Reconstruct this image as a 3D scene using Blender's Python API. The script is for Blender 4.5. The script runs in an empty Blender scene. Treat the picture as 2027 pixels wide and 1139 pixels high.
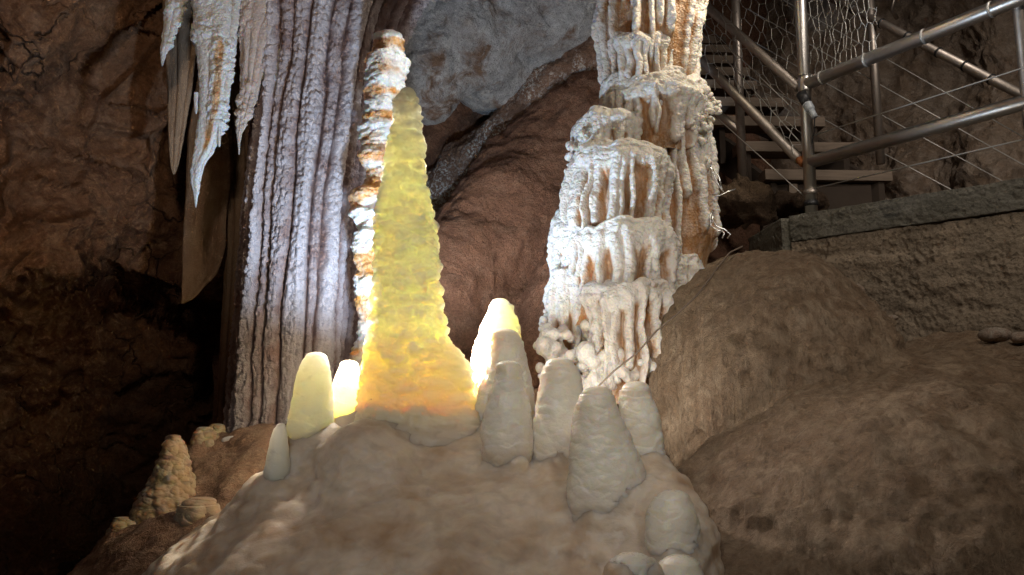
import bpy, math, random
import numpy as np
from mathutils import Vector

random.seed(7)
RNG = np.random.default_rng(11)
SC = bpy.context.scene
COL = SC.collection

# ---------------------------------------------------------------- camera
FPX, U0, V0 = 1577.0, 1013.5, 569.5
PITCH = math.radians(8.0)
CAMZ = 1.6
SP, CP = math.sin(PITCH), math.cos(PITCH)
cam_d = bpy.data.cameras.new('camera')
cam_d.lens = 28.0; cam_d.sensor_width = 36.0; cam_d.sensor_fit = 'HORIZONTAL'
cam_d.clip_start = 0.02; cam_d.clip_end = 200
cam = bpy.data.objects.new('camera', cam_d); COL.objects.link(cam)
cam.location = (0, 0, CAMZ); cam.rotation_euler = (math.pi / 2 + PITCH, 0, 0)
SC.camera = cam

def at(u, v, Y):
    """world point seen along direction (u, v) at horizontal distance Y (arrays allowed)"""
    u = np.asarray(u, float); v = np.asarray(v, float); Y = np.asarray(Y, float)
    dx = (u - U0) / FPX; dy = -(v - V0) / FPX
    t = Y / (CP - dy * SP)
    return np.stack(np.broadcast_arrays(dx * t, Y, CAMZ + (SP + dy * CP) * t), -1)

def pxs(v, Y):
    """metres per photo pixel there"""
    dy = -(np.asarray(v, float) - V0) / FPX
    return np.asarray(Y, float) / (CP - dy * SP) / FPX

# ---------------------------------------------------------------- numpy noise
def _h(ix, iy, iz, seed):
    with np.errstate(over='ignore'):
        h = (ix.astype(np.uint32) * np.uint32(374761393) + iy.astype(np.uint32) * np.uint32(668265263)
             + iz.astype(np.uint32) * np.uint32(2246822519) + np.uint32((seed * 3266489917) & 0xffffffff))
        h = (h ^ (h >> np.uint32(13))) * np.uint32(1274126177)
        h = (h ^ (h >> np.uint32(16))) * np.uint32(2654435761)
        return h ^ (h >> np.uint32(15))

_G = np.array([[1,1,0],[-1,1,0],[1,-1,0],[-1,-1,0],[1,0,1],[-1,0,1],[1,0,-1],[-1,0,-1],
               [0,1,1],[0,-1,1],[0,1,-1],[0,-1,-1],[1,1,0],[-1,1,0],[0,-1,1],[0,-1,-1]], np.float32)

def perlin(p, seed=0):
    p = np.asarray(p, np.float32)
    i = np.floor(p).astype(np.int32); f = p - i
    w = f * f * f * (f * (f * 6 - 15) + 10)
    out = np.zeros(p.shape[:-1], np.float32)
    for dx in (0, 1):
        wx = w[..., 0] if dx else 1 - w[..., 0]
        for dy in (0, 1):
            wy = w[..., 1] if dy else 1 - w[..., 1]
            for dz in (0, 1):
                wz = w[..., 2] if dz else 1 - w[..., 2]
                g = _G[_h(i[..., 0] + dx, i[..., 1] + dy, i[..., 2] + dz, seed) & np.uint32(15)]
                d = g[..., 0] * (f[..., 0] - dx) + g[..., 1] * (f[..., 1] - dy) + g[..., 2] * (f[..., 2] - dz)
                out += wx * wy * wz * d
    return out

def fbm(p, octv=4, seed=0, gain=.5, ridged=False):
    p = np.asarray(p, np.float32); s = 0; a = 1.0; tot = 0
    for o in range(octv):
        n = perlin(p * (2.03 ** o) + o * 17.3, seed + o)
        if ridged: n = 1 - 2 * np.abs(n)
        s = s + a * n; tot += a; a *= gain
    return s / tot

def worley(p, seed=0, jit=1.0):
    """F1, F2 and the random value of the nearest cell"""
    p = np.asarray(p, np.float32); sh = p.shape[:-1]; p = p.reshape(-1, 3)
    i = np.floor(p).astype(np.int32)
    f1 = np.full(len(p), 9., np.float32); f2 = f1.copy(); idv = np.zeros(len(p), np.float32)
    for dx in (-1, 0, 1):
        for dy in (-1, 0, 1):
            for dz in (-1, 0, 1):
                c = i + np.array([dx, dy, dz], np.int32)
                h = _h(c[:, 0], c[:, 1], c[:, 2], seed)
                q = np.stack([(h & np.uint32(1023)), (h >> np.uint32(10)) & np.uint32(1023), (h >> np.uint32(20)) & np.uint32(1023)], -1).astype(np.float32) / 1023.
                d = ((c + .5 + (q - .5) * jit - p) ** 2).sum(-1)
                m = d < f1
                f2 = np.where(m, f1, np.minimum(f2, d)); idv = np.where(m, q[:, 0], idv); f1 = np.where(m, d, f1)
    return np.sqrt(f1).reshape(sh), np.sqrt(f2).reshape(sh), idv.reshape(sh)

def sst(a, b, x):
    t = np.clip((np.asarray(x, float) - a) / (b - a), 0, 1)
    return t * t * (3 - 2 * t)

def pillow(p, seed=0, jit=1.0):
    """rounded nodules, 0..1"""
    f1, f2, r = worley(p, seed, jit)
    return np.clip(1 - (f1 / .75) ** 2, 0, 1) * (.55 + .45 * r)

# ---------------------------------------------------------------- meshes
def link(o, parent=None):
    COL.objects.link(o)
    if parent is not None:
        o.parent = parent
        o.matrix_parent_inverse.identity()
        o.location = Vector(o.location) - Vector(parent.location) if not o.get('_local') else o.location
    return o

def tag(o, label=None, cat=None, group=None, kind=None):
    if label: o['label'] = label
    if cat: o['category'] = cat
    if group: o['group'] = group
    if kind: o['kind'] = kind
    return o

def empty(name, loc, label, cat, group=None):
    o = bpy.data.objects.new(name, None); COL.objects.link(o)
    o.location = loc; o.empty_display_size = .1
    return tag(o, label, cat, group)

def mesh(name, V, F, mat, attrs=None, parent=None, smooth=True, base=None):
    """V (n,3) world coordinates; F array of quads or list of polygons; object origin at its base"""
    V = np.asarray(V, float).reshape(-1, 3)
    if base is None:
        mn, mx = V.min(0), V.max(0); base = np.array([(mn[0] + mx[0]) / 2, (mn[1] + mx[1]) / 2, mn[2]])
    base = np.asarray(base, float)
    me = bpy.data.meshes.new(name)
    if isinstance(F, np.ndarray):
        n, k = F.shape
        me.vertices.add(len(V)); me.vertices.foreach_set('co', (V - base).astype(np.float32).ravel())
        me.loops.add(n * k); me.loops.foreach_set('vertex_index', F.astype(np.int32).ravel())
        me.polygons.add(n); me.polygons.foreach_set('loop_start', np.arange(0, n * k, k, dtype=np.int32))
        me.update(calc_edges=True)
    else:
        me.from_pydata([tuple(x) for x in (V - base)], [], F); me.update()
    me.validate()
    me.polygons.foreach_set('use_smooth', np.full(len(me.polygons), bool(smooth)))
    for k, a in (attrs or {}).items():
        at_ = me.attributes.new(k, 'FLOAT', 'POINT'); at_.data.foreach_set('value', np.asarray(a, np.float32).ravel())
    me.materials.append(mat)
    o = bpy.data.objects.new(name, me); o.location = base
    return link(o, parent)

def gridf(nr, nc, wrap=False):
    r = np.arange(nr - 1)[:, None]; c = np.arange(nc if wrap else nc - 1)[None, :]; c2 = (c + 1) % nc
    return np.stack(np.broadcast_arrays(r * nc + c, (r + 1) * nc + c, (r + 1) * nc + c2, r * nc + c2), -1).reshape(-1, 4)

def gridn(P, wrap=False):
    """outward normals of a (rows, cols, 3) grid"""
    dr = np.gradient(P, axis=0)
    dc = (np.roll(P, -1, 1) - np.roll(P, 1, 1)) if wrap else np.gradient(P, axis=1)
    n = np.cross(dr, dc); n /= np.linalg.norm(n, axis=-1, keepdims=True) + 1e-9
    return n

def vnorm(V, F):
    n = np.cross(V[F[:, 2]] - V[F[:, 0]], V[F[:, 3]] - V[F[:, 1]])
    o = np.zeros_like(V)
    for k in range(4):
        for c in range(3): o[:, c] += np.bincount(F[:, k], n[:, c], len(V))
    return o / (np.linalg.norm(o, axis=1, keepdims=True) + 1e-9)

def surface_nets(fn, lo, hi, h):
    lo = np.asarray(lo, float); n = np.ceil((np.asarray(hi) - lo) / h).astype(int) + 1
    ax = [lo[k] + h * np.arange(n[k]) for k in range(3)]
    G = np.stack(np.meshgrid(*ax, indexing='ij'), -1).astype(np.float32)
    Fv = fn(G).astype(np.float32); del G
    S = Fv < 0
    cnt = np.zeros(tuple(n - 1), np.int8); offs = [(a, b, c) for a in (0, 1) for b in (0, 1) for c in (0, 1)]
    sl = lambda o: tuple(slice(o[k], n[k] - 1 + o[k]) for k in range(3))
    for o in offs: cnt += S[sl(o)]
    act = (cnt > 0) & (cnt < 8); ids = np.full(act.shape, -1, np.int64); I = np.argwhere(act); ids[act] = np.arange(len(I))
    acc = np.zeros((len(I), 3)); m_ = np.zeros(len(I))
    for a in offs:
        for k in range(3):
            if a[k]: continue
            b = list(a); b[k] = 1
            fa = Fv[tuple((I + a).T)]; fb = Fv[tuple((I + b).T)]
            cr = (fa < 0) != (fb < 0); t = np.where(cr, fa / np.where(cr, fa - fb, 1), 0)
            pos = np.array(a, float)[None].repeat(len(I), 0); pos[:, k] += t
            acc[cr] += pos[cr]; m_[cr] += 1
    V = lo + (I + acc / m_[:, None]) * h
    FF = []
    for k in range(3):
        j, l = (k + 1) % 3, (k + 2) % 3
        s0 = [slice(None)] * 3; s1 = [slice(None)] * 3; s0[k] = slice(0, n[k] - 1); s1[k] = slice(1, n[k])
        A, B = S[tuple(s0)], S[tuple(s1)]
        E = np.argwhere(A != B); E = E[(E[:, j] > 0) & (E[:, j] < n[j] - 1) & (E[:, l] > 0) & (E[:, l] < n[l] - 1)]
        inside = A[tuple(E.T)]
        def cell(dj, dl):
            q = E.copy(); q[:, j] += dj; q[:, l] += dl; return ids[tuple(q.T)]
        Q = np.stack([cell(-1, -1), cell(0, -1), cell(0, 0), cell(-1, 0)], -1)
        Q[~inside] = Q[~inside][:, ::-1]
        FF.append(Q)
    return V, np.concatenate(FF)

def ell(c, r):
    c = np.asarray(c, np.float32); r = np.asarray(r, np.float32)
    def f(P):
        q = (P - c) / r; l = np.sqrt((q * q).sum(-1)) + 1e-6
        g = np.sqrt((q * q / (r * r)).sum(-1)) + 1e-6
        return l * (l - 1) / g
    return f

def smin(a, b, k):
    h = np.clip(.5 + .5 * (b - a) / k, 0, 1)
    return b * (1 - h) + a * h - k * h * (1 - h)

# spread of a value along rows: smooth interpolation of a profile table
def prof(vs, xs, q):
    vs = np.asarray(vs, float); xs = np.asarray(xs, float)
    m = np.gradient(xs, vs); i = np.clip(np.searchsorted(vs, q) - 1, 0, len(vs) - 2)
    d = np.diff(xs) / np.diff(vs)
    for k in range(len(vs)):       # keep it monotone between knots
        if 0 < k < len(vs) - 1:
            m[k] = 0 if d[k - 1] * d[k] <= 0 else 2 * d[k - 1] * d[k] / (d[k - 1] + d[k])
        else: m[k] = d[0] if k == 0 else d[-1]
    h = vs[i + 1] - vs[i]; t = (q - vs[i]) / h
    return ((2*t**3 - 3*t**2 + 1) * xs[i] + (t**3 - 2*t**2 + t) * h * m[i] + (-2*t**3 + 3*t**2) * xs[i+1] + (t**3 - t**2) * h * m[i+1])

def tube_grid(P_, Y, nrow, ncol, depth=1.0, tip=None, tiplen=None):
    """P_ rows of (v, left, right) from top to bottom seen at distance Y -> centres, radii, angles, grid"""
    P_ = np.asarray(P_, float); vs = np.linspace(P_[0, 0], P_[-1, 0], nrow)
    l = prof(P_[:, 0], P_[:, 1], vs); r = prof(P_[:, 0], P_[:, 2], vs)
    Yv = Y if np.isscalar(Y) else prof(P_[:, 0], np.asarray(Y, float), vs)
    C = at((l + r) / 2, vs, Yv); R = np.maximum((r - l) / 2 * pxs(vs, Yv), .0005)
    th = np.linspace(0, 2 * np.pi, ncol, endpoint=False)
    dirs = np.stack([np.sin(th), -np.cos(th), np.zeros_like(th)], -1)   # th = 0 faces the viewer
    return vs, C, R, th, dirs

def rings(C, R, dirs, off=0., depth=1.0):
    rad = R[:, None] + off
    D = dirs.copy(); D[:, 1] *= depth
    return C[:, None, :] + rad[..., None] * D[None]

# ---------------------------------------------------------------- tubes, bars, boxes
class MB:
    def __init__(self): self.v = []; self.f = []
    def add(self, V, F):
        b = len(self.v); self.v += [tuple(map(float, x)) for x in V]; self.f += [tuple(int(i) + b for i in f) for f in F]
    def tube(self, pts, r, n=10, cap=True):
        pts = [Vector(tuple(map(float, p))) for p in pts]; rr = r if hasattr(r, '__len__') else [r] * len(pts)
        up = None; V = []; F = []
        for i, p in enumerate(pts):
            t = (pts[min(i + 1, len(pts) - 1)] - pts[max(i - 1, 0)]).normalized()
            if up is None:
                up = Vector((0, 0, 1)) if abs(t.z) < .9 else Vector((1, 0, 0))
            x = t.cross(up).normalized(); up = x.cross(t).normalized()
            for k in range(n):
                a = 2 * math.pi * k / n; V.append(p + (x * math.cos(a) + up * math.sin(a)) * rr[i])
        for i in range(len(pts) - 1):
            for k in range(n): F.append((i*n + k, i*n + (k+1) % n, (i+1)*n + (k+1) % n, (i+1)*n + k))
        if cap: F.append(tuple(range(n))[::-1]); F.append(tuple((len(pts)-1)*n + k for k in range(n)))
        self.add(V, F)
    def box(self, o, ex, ey, ez):
        """box from corner o along three edge vectors"""
        o, ex, ey, ez = (np.asarray(a, float) for a in (o, ex, ey, ez))
        V = [o + a*ex + b*ey + c*ez for c in (0, 1) for b in (0, 1) for a in (0, 1)]
        self.add(V, [(0,2,3,1),(4,5,7,6),(0,1,5,4),(2,6,7,3),(0,4,6,2),(1,3,7,5)])
    def build(self, name, mat, parent=None, smooth=True, bevel=0):
        o = mesh(name, np.array(self.v), self.f, mat, parent=parent, smooth=smooth)
        if bevel:
            m = o.modifiers.new('bevel', 'BEVEL'); m.width = bevel; m.segments = 2; m.limit_method = 'ANGLE'
        return o

# ---------------------------------------------------------------- materials
class Mat:
    def __init__(self, name):
        self.m = bpy.data.materials.new(name); self.m.use_nodes = True
        self.nt = self.m.node_tree; self.b = self.nt.nodes['Principled BSDF']
        self.tc = self.nt.nodes.new('ShaderNodeTexCoord').outputs['Object']
    def n(self, t, **kw):
        o = self.nt.nodes.new(t)
        for k, v in kw.items(): setattr(o, k, v)
        return o
    def L(self, a, b): self.nt.links.new(a, b)
    def put(self, sock, v):
        if hasattr(v, 'is_output'): self.L(v, sock)
        else: sock.default_value = v
    def mapping(self, scale=(1, 1, 1), src=None, rot=(0, 0, 0)):
        o = self.n('ShaderNodeMapping'); o.inputs['Scale'].default_value = scale; o.inputs['Rotation'].default_value = rot
        self.L(src or self.tc, o.inputs['Vector']); return o.outputs[0]
    def noise(self, scale, detail=5, rough=.55, dist=0., src=None, out='Fac'):
        o = self.n('ShaderNodeTexNoise'); o.inputs['Scale'].default_value = scale; o.inputs['Detail'].default_value = detail
        o.inputs['Roughness'].default_value = rough; o.inputs['Distortion'].default_value = dist
        self.L(src or self.tc, o.inputs['Vector']); return o.outputs[out]
    def voro(self, scale, feature='F1', src=None, rnd=1.):
        o = self.n('ShaderNodeTexVoronoi', feature=feature); o.inputs['Scale'].default_value = scale; o.inputs['Randomness'].default_value = rnd
        self.L(src or self.tc, o.inputs['Vector']); return o.outputs['Distance']
    def attr(self, name):
        o = self.n('ShaderNodeAttribute'); o.attribute_name = name; return o.outputs['Fac']
    def ramp(self, f, stops):
        o = self.n('ShaderNodeValToRGB'); e = o.color_ramp.elements
        while len(e) < len(stops): e.new(.5)
        for k, (p, c) in enumerate(stops):
            e[k].position = p; e[k].color = (*c, 1) if hasattr(c, '__len__') else (c, c, c, 1)
        self.L(f, o.inputs[0]); return o.outputs[0]
    def mix(self, f, a, b, mode='MIX'):
        o = self.n('ShaderNodeMix', data_type='RGBA', blend_type=mode)
        self.put(o.inputs[0], f)
        for s, v in ((o.inputs[6], a), (o.inputs[7], b)):
            self.put(s, (*v, 1) if isinstance(v, tuple) and len(v) == 3 else v)
        return o.outputs[2]
    def math(self, op, a, b=0., clamp=False):
        o = self.n('ShaderNodeMath', operation=op, use_clamp=clamp); self.put(o.inputs[0], a); self.put(o.inputs[1], b); return o.outputs[0]
    def warp(self, amt, scale, src=None):
        n = self.noise(scale, 3, .5, out='Color', src=src)
        o = self.n('ShaderNodeVectorMath', operation='SUBTRACT'); self.L(n, o.inputs[0]); o.inputs[1].default_value = (.5, .5, .5)
        s = self.n('ShaderNodeVectorMath', operation='SCALE'); self.L(o.outputs[0], s.inputs[0]); s.inputs['Scale'].default_value = amt
        a = self.n('ShaderNodeVectorMath', operation='ADD'); self.L(src or self.tc, a.inputs[0]); self.L(s.outputs[0], a.inputs[1]); return a.outputs[0]
    def bump(self, hs):
        """hs: list of (height socket, distance in metres)"""
        prev = None
        for h, d in hs:
            o = self.n('ShaderNodeBump'); o.inputs['Strength'].default_value = 1.; o.inputs['Distance'].default_value = d
            self.L(h, o.inputs['Height'])
            if prev is not None: self.L(prev, o.inputs['Normal'])
            prev = o.outputs['Normal']
        self.L(prev, self.b.inputs['Normal'])
    def set(self, **kw):
        nm = {'color': 'Base Color', 'rough': 'Roughness', 'metal': 'Metallic', 'spec': 'Specular IOR Level', 'sss': 'Subsurface Weight',
              'rad': 'Subsurface Radius', 'scale': 'Subsurface Scale', 'coat': 'Coat Weight', 'coatr': 'Coat Roughness', 'aniso': 'Subsurface Anisotropy'}
        for k, v in kw.items():
            s = self.b.inputs[nm[k]]
            if isinstance(v, tuple) and k == 'color': v = (*v, 1)
            self.put(s, v)
        return self.m

# ================================================================ materials
def calcite(name, base, sss_rad, sss_scale, stain=(.55, .40, .22), stain_amt=.5, rough=.45, mott=.25, foot=None, seam=None):
    M = Mat(name)
    lay = M.noise(1, 5, .6, .5, src=M.mapping((16, 16, 26)))
    big = M.noise(5, 4, .6, .3)
    c = M.mix(M.math('MULTIPLY', M.ramp(big, [(.42, 0), (.7, 1)]), stain_amt), base, stain)
    dk = tuple(x * (1 - mott) for x in base)
    c = M.mix(M.math('MULTIPLY', M.ramp(lay, [(.45, 0), (.72, 1)]), .4), c, dk)
    if foot: c = M.mix(M.ramp(M.math('ADD', M.attr('foot'), M.math('MULTIPLY', M.math('SUBTRACT', big, .5), .9)), [(.15, 0), (.58, 1)]), c, foot)
    if seam: c = M.mix(M.ramp(M.math('ADD', M.attr('foot'), M.math('MULTIPLY', M.math('SUBTRACT', lay, .5), .3)), [(.72, 0), (.98, 1)]), c, seam)
    fine = M.noise(150, 3, .6)
    grain = M.noise(1, 6, .65, .3, src=M.mapping((50, 50, 70)))
    M.bump([(lay, .0045), (grain, .0016), (fine, .0006)])
    M.set(color=c, rough=M.math('ADD', M.math('MULTIPLY', fine, .3), rough - .15), sss=1.0, rad=sss_rad, scale=sss_scale, spec=.35)
    M.b.subsurface_method = 'RANDOM_WALK'
    return M.m

M_GLOW = calcite('glowing_calcite', (.979, .932, .765), (1., .93, .80), .11, stain=(.972, .90, .65), stain_amt=.6, mott=.08, foot=(.966, .858, .54), seam=(.68, .58, .46))  # lamp glow put into the colour: honey base, amber foot, seam fading it
M_PALE = calcite('pale_calcite', (.90, .86, .76), (1., .8, .5), .03, stain=(.74, .64, .50), stain_amt=.55, mott=.2, rough=.30, foot=(.82, .76, .67), seam=(.66, .58, .48))  # same calcite without the painted glow, toned for the unlit row
M_MOUND = calcite('mound_calcite', (.77, .66, .54), (1., .8, .55), .07, stain=(.47, .31, .19), stain_amt=.95, mott=.5, rough=.34)

def rock(name, c1, c2, c3, scale=1.0, rough=.75, crack=0., spec=.3, grit=1.0, stretch=(1, 1, 1), spots=None, streak=None):
    M = Mat(name)
    src = M.mapping(stretch)
    w = M.warp(.25 / scale, 3 * scale, src)
    big = M.noise(1.6 * scale, 6, .62, .4, src=w); mid = M.noise(7 * scale, 7, .66, .6, src=w); fin = M.noise(45 * scale, 5, .7, .2, src=src)
    c = M.mix(M.ramp(big, [(.36, 0), (.64, 1)]), c1, c2)
    c = M.mix(M.math('MULTIPLY', M.ramp(mid, [(.48, 0), (.66, 1)]), .75), c, c3)
    c = M.mix(M.math('MULTIPLY', M.ramp(fin, [(.5, 0), (.75, 1)]), .45), c, tuple(x * .45 for x in c1))
    g2 = M.noise(26 * scale, 9, .78, .4, src=w)
    c = M.mix(.85, c, M.ramp(g2, [(.30, .30), (.50, .85), (.66, 1.)]), 'MULTIPLY')
    c = M.mix(M.math('MULTIPLY', M.ramp(g2, [(.56, 0), (.74, 1)]), .5), c, tuple(min(.9, x * 1.5) for x in c3))
    hs = [(g2, .014 * grit), (mid, .035 * grit), (fin, .010 * grit), (M.noise(190 * scale, 3, .6, src=src), .0025 * grit)]
    if crack:
        vd = M.voro(2.2 * scale, 'DISTANCE_TO_EDGE', src=M.warp(.35 / scale, 4 * scale, w))
        cr = M.ramp(vd, [(0, 0), (.022, 1)])
        msk = M.ramp(M.noise(1.1 * scale, 3, .5), [(.47, 0), (.58, 1)])
        k = M.math('MULTIPLY', M.math('SUBTRACT', 1., cr), msk)
        c = M.mix(M.math('MULTIPLY', k, .85 * crack), c, tuple(x * .15 for x in c1))
        hs.append((M.math('SUBTRACT', 1., k), .03))
    if streak:
        sn = M.noise(1, 6, .68, .4, src=M.mapping((34, 34, 4.5))); sb = M.noise(2.2, 3, .6)
        c = M.mix(M.math('MULTIPLY', M.ramp(sn, [(.46, 0), (.66, 1)]), M.ramp(sb, [(.38, .15), (.62, .8)])), c, streak)
        c = M.mix(M.math('MULTIPLY', M.ramp(sn, [(.30, 1), (.46, 0)]), .6), c, tuple(x * .45 for x in c1))
        pp = M.noise(5., 5, .65, .6); c = M.mix(M.math('MULTIPLY', M.ramp(pp, [(.58, 0), (.70, 1)]), .55), c, tuple(min(.8, x * 1.35) for x in streak))
        hs.append((sn, .012))
    if spots:
        col, lo_, hi_, sc = spots
        sp = M.noise(sc, 5, .65, .5); sm = M.noise(max(1.8, sc * .06), 4, .6)
        c = M.mix(M.math('MULTIPLY', M.ramp(sp, [(lo_, 0), (hi_, 1)]), M.ramp(sm, [(.42, 0), (.56, 1)])), c, col)
    M.bump(hs)
    M.set(color=c, rough=M.math('ADD', M.math('MULTIPLY', mid, .4), rough - .2), spec=spec)
    return M.m

M_WALL = rock('brown_rock', (.31, .155, .078), (.17, .080, .042), (.39, .24, .15), 1.3, .7, crack=1., grit=.8)
M_BLUE = rock('pale_grey_rock', (.68, .68, .68), (.50, .49, .49), (.78, .78, .76), 1.6, .7, grit=1.1, spots=((.24, .15, .10), .50, .62, 5))
M_SLOPE = rock('brown_flowstone', (.42, .295, .19), (.30, .19, .115), (.52, .40, .285), 1.9, .52, grit=1.2, spec=.45, streak=(.54, .42, .30))
M_BACK = rock('red_brown_rock', (.38, .20, .125), (.28, .14, .085), (.44, .27, .18), 2.2, .8, grit=1.3)
M_GLIT = rock('wet_tan_rock', (.45, .345, .26), (.33, .225, .15), (.56, .46, .38), 1.5, .38, grit=1.0, spec=.7)
M_DARK = rock('dark_rock', (.13, .085, .05), (.09, .055, .035), (.18, .12, .08), 2.0, .8)
M_BANK = rock('bank_rock', (.42, .27, .19), (.31, .18, .12), (.50, .36, .26), 2.0, .75, grit=.8)
M_STONE = rock('pale_stone', (.42, .36, .30), (.35, .22, .15), (.5, .45, .38), 6., .7, grit=.3)

def crust(name, white, orange, rad=(1., .7, .4), scale=.012, rough=.42, streak=.4):
    """pale crust where the deposit stands proud (attribute coat), orange calcite elsewhere"""
    M = Mat(name)
    n = M.noise(30, 5, .6, .3); big = M.noise(7, 4, .6, .5)
    k = M.math('ADD', M.attr('coat'), M.math('MULTIPLY', M.math('SUBTRACT', n, .5), .5), True)
    o2 = tuple(x * .55 for x in orange)
    oc = M.mix(M.ramp(big, [(.35, 0), (.65, 1)]), orange, o2)
    sk = M.noise(1, 5, .65, .3, src=M.mapping((34, 34, 7)))
    oc = M.mix(M.math('MULTIPLY', M.ramp(sk, [(.42, 0), (.62, 1)]), .55), oc, tuple(w * .6 + o * .4 for w, o in zip(white, orange)))
    wc = M.mix(M.math('MULTIPLY', M.ramp(big, [(.4, 0), (.7, 1)]), streak), white, tuple(w * .62 + o * .25 for w, o in zip(white, orange)))
    c = M.mix(M.ramp(k, [(.30, 0), (.64, 1)]), oc, wc)
    M.bump([(M.voro(95, src=M.warp(.01, 60)), .0035), (n, .004), (M.noise(220, 3), .0012)])
    M.set(color=c, rough=M.math('ADD', M.math('MULTIPLY', n, .4), rough - .2), sss=.8, rad=rad, scale=scale, spec=.5)
    return M.m

M_CRUST = crust('white_crust', (.76, .74, .70), (.50, .26, .10), streak=.7)
M_PILLAR = crust('orange_calcite', (.86, .82, .76), (.74, .36, .09))
M_STAL = crust('stalactite_calcite', (.74, .76, .77), (.60, .36, .16), scale=.02, streak=.2)

def flute_mat(name, a, b, edge):
    M = Mat(name)
    n = M.noise(1, 6, .6, .4, src=M.mapping((14, 14, 3))); f = M.noise(120, 4, .7)
    c = M.mix(M.ramp(n, [(.38, 0), (.62, 1)]), a, b)
    c = M.mix(M.ramp(M.attr('coat'), [(.45, 0), (.9, 1)]), c, edge)
    c = M.mix(M.math('MULTIPLY', M.ramp(f, [(.5, 0), (.7, 1)]), .4), c, tuple(x * .5 for x in a))
    M.bump([(M.voro(150, src=M.warp(.008, 80)), .0035), (f, .004), (M.noise(1, 4, .6, src=M.mapping((60, 60, 14))), .004)])
    M.set(color=c, rough=.7, spec=.3); return M.m
M_FLUTE = flute_mat('fluted_calcite', (.36, .28, .28), (.22, .145, .135), (.64, .59, .62))
M_DRAPE = flute_mat('drape_calcite', (.34, .23, .15), (.24, .15, .09), (.40, .29, .20))

def concrete(name, a, b, pit):
    M = Mat(name)
    n = M.noise(6, 6, .65, .3); f = M.noise(70, 5, .7); v = M.voro(60, src=M.warp(.03, 30))
    st = M.noise(1, 4, .6, src=M.mapping((2, 2, 12)))
    c = M.mix(M.ramp(n, [(.35, 0), (.65, 1)]), a, b)
    c = M.mix(M.math('MULTIPLY', M.ramp(f, [(.52, 0), (.68, 1)]), pit), c, tuple(x * .25 for x in a))
    c = M.mix(M.math('MULTIPLY', M.ramp(st, [(.5, 0), (.65, 1)]), .4), c, tuple(x * .8 for x in b))
    M.bump([(v, .006 * pit), (f, .010 * pit), (n, .01 * pit)])
    M.set(color=c, rough=.9, spec=.2); return M.m
M_CON1 = concrete('grey_concrete', (.17, .162, .138), (.115, .11, .09), .8)
M_CON2 = concrete('rough_concrete', (.31, .25, .185), (.22, .18, .135), 1.0)

def simple(name, col, rough, metal=0., grime=.35, sc=20, bump=.0006, spec=.5, stretch=(1, 1, 1)):
    M = Mat(name); n = M.noise(sc, 5, .65, .3, src=M.mapping(stretch)); f = M.noise(sc * 8, 3, .6)
    c = M.mix(M.math('MULTIPLY', M.ramp(n, [(.4, 0), (.7, 1)]), grime), col, tuple(x * .4 for x in col))
    M.bump([(n, bump), (f, bump * .4)])
    M.set(color=c, rough=M.math('ADD', M.math('MULTIPLY', n, .35), rough - .12), metal=metal, spec=spec); return M.m
M_STEEL = simple('dull_steel', (.74, .72, .69), .33, 1., .35, 9, .0008)
M_STEEL_D = simple('stained_steel', (.50, .44, .39), .42, .9, .5, 12, .0010)
M_COPPER = simple('rusty_end', (.42, .15, .05), .6, .4, .4, 40)
M_BLACK = simple('black_plastic', (.02, .02, .022), .4, 0, .2)
M_CLEAR = simple('grey_plastic', (.40, .44, .48), .25, 0, .3)
M_WIRE = simple('galvanised_wire', (.62, .61, .58), .4, .5, .3)
M_SILVER = simple('bright_wire', (.86, .88, .90), .25, 1., .1)
M_CABLE = simple('brown_cable', (.16, .12, .09), .6, 0, .3)
M_FLAKE = simple('white_flake', (.8, .8, .82), .6, 0, .2)
M_WOOD = simple('weathered_timber', (.25, .195, .15), .8, 0, .55, 3, .003, .2, stretch=(.7, 14, 14))
M_WOODD = simple('dark_timber', (.060, .045, .035), .85, 0, .4, 4, .003, .2)

# ================================================================ stalagmites on the mound
def scallops(P, w=.05, h=.022, amp=.006, layer=.05, lamp_=.004, seed=0):
    """overlapping scale-like lobes and stacked layers, from the positions on the surface"""
    wn = fbm(P * 9, 3, seed) * .03
    q = P / np.array([w, w, h]) + wn[..., None] * 12
    a = pillow(q, seed + 1)
    b = pillow(P / np.array([w * .5, w * .5, h * .55]) + 3.3, seed + 2)
    zz = -P[..., 2] / layer + fbm(P * 7, 3, seed + 3) * 1.6
    fr = zz - np.floor(zz)
    l = np.where(fr < .08, fr / .08, 1 - (fr - .08) / .92)
    return a * amp + b * amp * .4 + l * lamp_

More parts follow.
